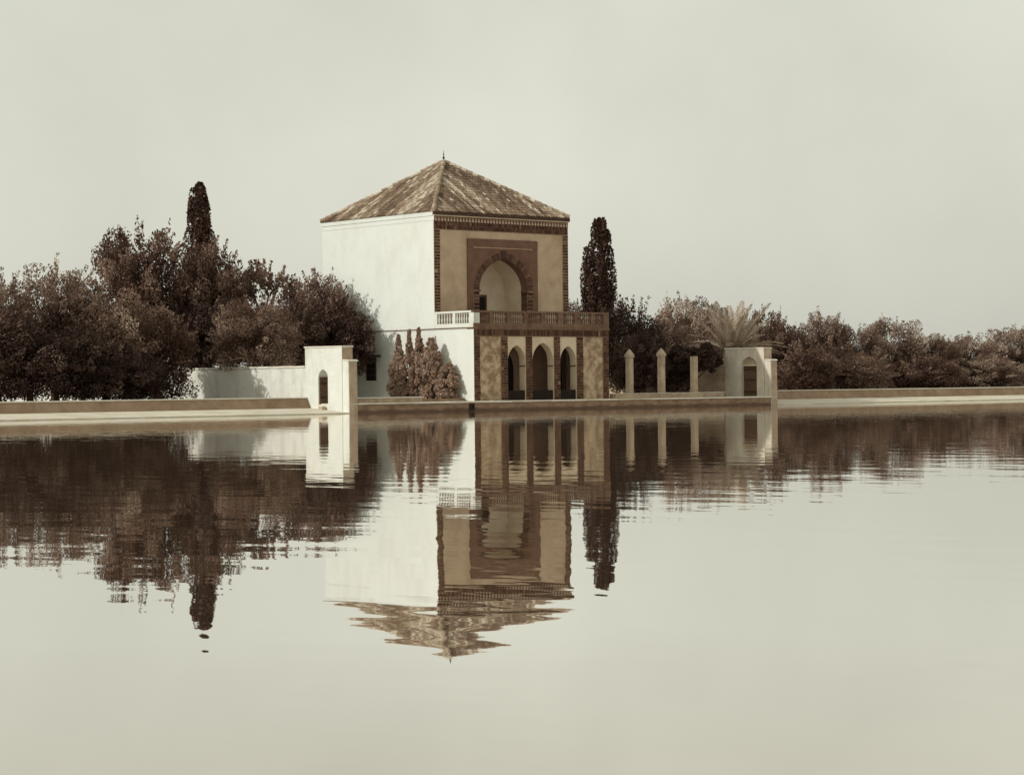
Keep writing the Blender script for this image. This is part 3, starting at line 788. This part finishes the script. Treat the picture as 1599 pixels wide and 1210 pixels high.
for a in [
    # in front of the white garden wall, behind the left parapet
    (-5, 425, 13, 150, .6, 'mid', 'wide mid brown leafy tree at the far end of the tree parapet', GL),
    (85, 410, 15, 165, .8, 'mid', 'round topped soft leafy tree with pale tips, low and broad', GL),
    (45, 485, 11.0, 170, .45, 'deep', 'dark low bushy tree hanging over the tree parapet coping', GL),
    (165, 450, 13.5, 160, .5, 'mid', 'bushy tree with paler feathery top in front of the tall dark tree', GL),
    (243, 478, 14, 130, .45, 'dark', 'dense dark tree whose foliage reaches down where the white wall ends', GL),
    (130, 510, 11.0, 130, .4, 'deep', 'short dark shrubby tree pressed against the parapet coping', GL),
    (205, 545, 11.5, 110, .4, 'deep', 'lowest dark bush between the shrubby tree and the white wall', GL),
    (220, 346, 23, 155, 2.9, 'dark', 'tallest broad dark tree in front of the slim cypress', GL),
    # behind the white garden wall
    (325, 380, 21, 125, 2.8, 'dark', 'dark round tree right at the foot of the slim cypress', GL),
    (318, 455, 18.5, 140, 2.3, 'deep', 'dark tree leaning over the far stretch of white garden wall', GL),
    (415, 408, 22, 120, 2.6, 'open', 'thin crowned tree with sky showing through between two dense trees', GL),
    (398, 465, 11.6, 140, 1.95, 'mid', 'leafy tree drooping over the white wall and casting leaf shadows on it', GL),
    (500, 428, 16.2, 120, 2.2, 'dark', 'dense dark rounded tree overlapping the pavilion side wall', GL),
    (533, 464, 14.0, 112, 1.5, 'deep', 'dark leafy tree rising directly behind the white arched gate', GL),
    (455, 470, 14.6, 115, 2.2, 'deep', 'dark tree filling the gap between drooping tree and arched gate', GL),
    # beside the pavilion
    (985, 467, 12.0, 110, .5, 'deep', 'very dark tree growing hard against the shaded side of the pavilion', GL),
    (995, 520, 7.0, 90, .5, 'deep', 'dark bushy tree behind the pillar nearest the pavilion', GL),
    (1050, 553, 6.6, 66, .5, 'deep', 'dark low bush seen between the last two pillars', GL),
    (900, 462, 20.0, 70, .8, 'dark', 'dark treetop peeping over the balustrade beside the broad cypress', GL),
    (1072, 460, 24, 125, .8, 'pale', 'pale sunlit tree between the dark tree and the palm', GL),
    (1045, 498, 16, 95, .6, 'mid', 'mid toned bushy tree behind the middle pillar', GL),
    (1130, 495, 21, 110, .8, 'mid', 'leafy tree standing directly behind the palm fronds', GL),
    (1197, 480, 17, 75, .8, 'dark', 'narrow dark tree just past the palm above the planked gate', GL),
]: tree(*a, depth=(2.3 if 'overlapping the pavilion' in a[6] or 'directly behind the white arched' in a[6] else 1.0))
tree(1086, 527, 5.0, 92, 1.75, 'dome', 'dark dome shaped bush on a bare stem before the shaded wall', None, 'dome_bush', 'bush', T)
for a in [
    (1232, 502, 12, 80, .5, 'dark', 'dark bushy tree next to the planked gate end', GR),
    (1283, 486, 13, 95, .5, 'mid', 'tallest round topped bush tree of the long parapet hedge', GR),
    (1262, 540, 9, 100, .4, 'dark', 'low dark bush filling the hedge foot near the planked gate', GR),
    (1335, 510, 12.5, 95, .5, 'mid', 'lower leafy bush tree right after the tallest one of the hedge', GR),
    (1395, 496, 12.5, 115, .5, 'pale', 'broad tree with pale wind blown top in the middle of the hedge', GR),
    (1345, 550, 8.5, 115, .4, 'mid', 'low mid brown bush at the hedge foot below the pale windblown tree', GR),
    (1452, 520, 12, 105, .5, 'mid', 'lower rounded bush tree after the pale windblown tree', GR),
    (1440, 553, 8.5, 125, .4, 'dark', 'low dark bush at the hedge foot beyond the windblown tree', GR),
    (1512, 520, 12, 105, .5, 'pale', 'pale feathery bush tree towards the end of the hedge', GR),
    (1575, 510, 13, 110, .5, 'pale', 'largest pale feathery tree near the end of the hedge', GR),
    (1540, 558, 8.5, 120, .4, 'pale', 'low bush with silvery leaves at the hedge foot below the feathery trees', GR),
    (1630, 520, 11, 110, .5, 'pale', 'pale bush tree closing the far end of the hedge', GR),
]: tree(*a)

# bare pale branches showing in front of the drooping tree
dt = [o for o in bpy.data.objects if o.get('label', '').startswith('leafy tree drooping')][0]
rb = random.Random(8); m = MB()
b0 = Vector((-1.25, -1.0, 2.75))
for k in range(6):
    d = Vector((rb.uniform(-.9, .1), rb.uniform(-.9, -.2), rb.uniform(-.1, .9))).normalized(); ln = rb.uniform(1.0, 2.3)
    q = [b0, b0+d*ln*.3+Vector((0, 0, .1)), b0+d*ln*.65+Vector((rb.uniform(-.15, .15), 0, rb.uniform(-.1, .15))), b0+d*ln+Vector((0, 0, rb.uniform(-.3, .1)))]
    m.tube(q, [.034, .026, .016, .006], 6)
m.tube([(0, 0, 1.2), (-.7, -.6, 2.1), tuple(b0)], [.10, .08, .055], 7)
bo = bpy.data.objects.new('branch', m.mesh('branch', M['pale_bark'], True)); COL.objects.link(bo); bo.parent = dt

# cypresses
def cypress_crown(seed, prof, n, mat, size, ragged=.08, nc=110, cs=1.0):
    rg = random.Random(seed); c = []
    for _ in range(nc):
        t = rg.random(); r = np.interp(t, [p_[0] for p_ in prof], [p_[1] for p_ in prof]); a = rg.uniform(0, 6.283)
        q = rg.uniform(.55, 1.02); cr = r*rg.uniform(.18, .40)*cs
        c.append((math.cos(a)*(r*q-cr*.3), math.sin(a)*(r*q-cr*.3), t, max(.02, cr), rg.uniform(.2, .7)))
    C = np.array(c); rgn = np.random.default_rng(seed)
    idx = rgn.integers(0, len(C), n)
    d = rgn.normal(size=(n, 3)); d /= np.linalg.norm(d, axis=1)[:, None]
    pos = C[idx, :3]+d*C[idx, 3:4]*np.array([1, 1, ragged/.08*.35])
    pos[:, 2] = pos[:, 2].clip(0, 1.02)
    a = rgn.normal(size=(n, 3))*.35; a[:, 2] += .25; a /= np.linalg.norm(a, axis=1)[:, None]
    r = rgn.normal(size=(n, 3)); b = np.cross(a, r); b /= np.linalg.norm(b, axis=1)[:, None]
    return pos, a, b, (C[idx, 4]+rgn.normal(0, .15, n)).clip(0, 1), rgn.uniform(.6, 1.4, n)*size
def cypress(u, vtop, y, prof_px, zbot, label, group, name='cypress_tree', cat='tree', mat='cypress_leaf', n=16000, size=.11, seed=3, zg=.42, xw=None):
    """prof_px: (fraction of height, half width in picture pixels)"""
    pc = px_on(u, vtop, 1, y); k = (pc-CAM).dot(FW)/F_PX; H = pc.z-zbot
    pos, a, b, t, s = cypress_crown(seed, [(f_, h_*k) for f_, h_ in prof_px], n, mat, size, nc=(110 if H > 8 else 230), cs=(1.0 if H > 8 else .6))
    pos = pos.copy(); pos[:, 2] = pos[:, 2]*H
    v = np.empty((n, 4, 3)); s = s[:, None]
    v[:, 0] = pos-a*s; v[:, 1] = pos+b*s*.5; v[:, 2] = pos+a*s; v[:, 3] = pos-b*s*.5
    o = link(name, None, None, (pc.x, y, zg)); o.empty_display_size = .3; tag(o, label, cat, group)
    c = bpy.data.objects.new('crown', leaf_mesh('crown', [(v.reshape(-1, 3), t)], M[mat])); COL.objects.link(c); c.parent = o; c.location = (0, 0, zbot-zg)
    tm = MB().tube([(0, 0, -.05), (.02, .01, H*.4+zbot-zg), (0, 0, H*.85+zbot-zg)], [.05+.012*H, .03+.008*H, .01], 8).mesh('trunk', M['bark'], True)
    tk = bpy.data.objects.new('trunk', tm); COL.objects.link(tk); tk.parent = o
cypress(310, 292, 26, [(0, 18), (.3, 26), (.55, 25), (.72, 23), (.85, 20), (.95, 13), (1, 5)], 1.5, 'tall slim dark cypress rising above the broad garden trees', None, n=20000, seed=5)
cypress(936, 346, 17, [(0, 22), (.35, 24), (.6, 27), (.75, 24), (.88, 18), (.96, 11), (1, 4)], 1.5, 'stout dark columnar cypress standing just past the pavilion', None, n=26000, seed=9)

# young cypress shrubs against the white wall
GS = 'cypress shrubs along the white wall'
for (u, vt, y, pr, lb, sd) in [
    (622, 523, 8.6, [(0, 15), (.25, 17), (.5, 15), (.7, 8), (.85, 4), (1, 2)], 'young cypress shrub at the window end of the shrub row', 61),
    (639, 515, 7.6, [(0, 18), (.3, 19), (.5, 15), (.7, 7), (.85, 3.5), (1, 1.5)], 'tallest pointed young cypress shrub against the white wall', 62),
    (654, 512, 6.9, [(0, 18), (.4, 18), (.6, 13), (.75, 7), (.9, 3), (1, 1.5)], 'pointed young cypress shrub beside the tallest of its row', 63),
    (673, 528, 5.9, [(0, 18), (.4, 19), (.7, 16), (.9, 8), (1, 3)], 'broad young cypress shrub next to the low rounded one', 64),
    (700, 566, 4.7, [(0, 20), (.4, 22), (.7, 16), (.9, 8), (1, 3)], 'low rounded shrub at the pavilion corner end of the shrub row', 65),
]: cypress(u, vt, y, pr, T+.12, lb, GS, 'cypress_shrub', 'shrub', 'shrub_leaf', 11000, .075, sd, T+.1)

# palm behind the far gate
def frond_mesh(seed, ln, droop):
    rg = random.Random(seed); m = MB(); pts = []
    n = 12
    for i in range(n+1):
        t = i/n
        pts.append(Vector((ln*(t-.10*t*t*droop), 0, ln*(-.55*droop*t*t))))
    m.tube(pts, [.035*(1-.8*i/n)+.006 for i in range(n+1)], 5, .75)
    for i in range(72):
        t = .14+.86*i/72; k = min(int(t*n), n-1); p_ = pts[k].lerp(pts[k+1], t*n-k); d = (pts[k+1]-pts[k]).normalized()
        L_ = ln*.17*math.sin(math.pi*min(1, .25+t*.75))**.6+.1
        for s_ in (-1, 1):
            e = p_+d*L_*.72+Vector((0, s_*L_*.62, L_*rg.uniform(-.12, .30)))
            md = p_.lerp(e, .5)
            m.add([p_, md+d*.034, e, md-d*.034], [(0, 1, 2, 3)], min(1, max(0, rg.gauss(.55, .2))))
    return m.mesh('frond', M['frond'], False, True, False)
FR = [frond_mesh(1, 4.0, .55), frond_mesh(2, 3.8, .9), frond_mesh(3, 4.2, .3), frond_mesh(4, 3.6, 1.25)]
pc = px_on(1143, 546, 1, 7.6)
palm = thing('palm_tree', (pc.x, 7.6, .42), 'date palm with arching pale fronds rising behind the planked gate', 'tree')
hz = 3.3
m = MB(); m.tube([(0, 0, -.05), (.03, 0, 1.2), (0, .02, 2.4), (0, 0, hz-.42)], [.34, .28, .27, .3], 12)
for i in range(60):
    a = i*2.4; z = .1+i*.046
    m.box((math.cos(a)*.28-.06, math.sin(a)*.28-.06, z), (math.cos(a)*.28+.06, math.sin(a)*.28+.06, z+.12), .5, .02)
c = link('trunk', m.mesh('trunk', M['bark']), palm, (pc.x, 7.6, .42))
rp = random.Random(6)
for i in range(40):
    a = i*2.39996; el = math.radians(80-66*(i/40)**.9)+rp.uniform(-.08, .08)
    o = bpy.data.objects.new('frond', FR[0 if el > .9 and i % 2 else (2 if el > .9 else (1 if i % 2 else 3))]); COL.objects.link(o); o.parent = palm
    o.location = (math.cos(a)*.1, math.sin(a)*.1, hz-.5+.12*math.sin(el)); o.rotation_euler = (rp.uniform(-.3, .3), -el, a)
    sc = rp.uniform(.85, 1.12); o.scale = (sc, sc, sc)
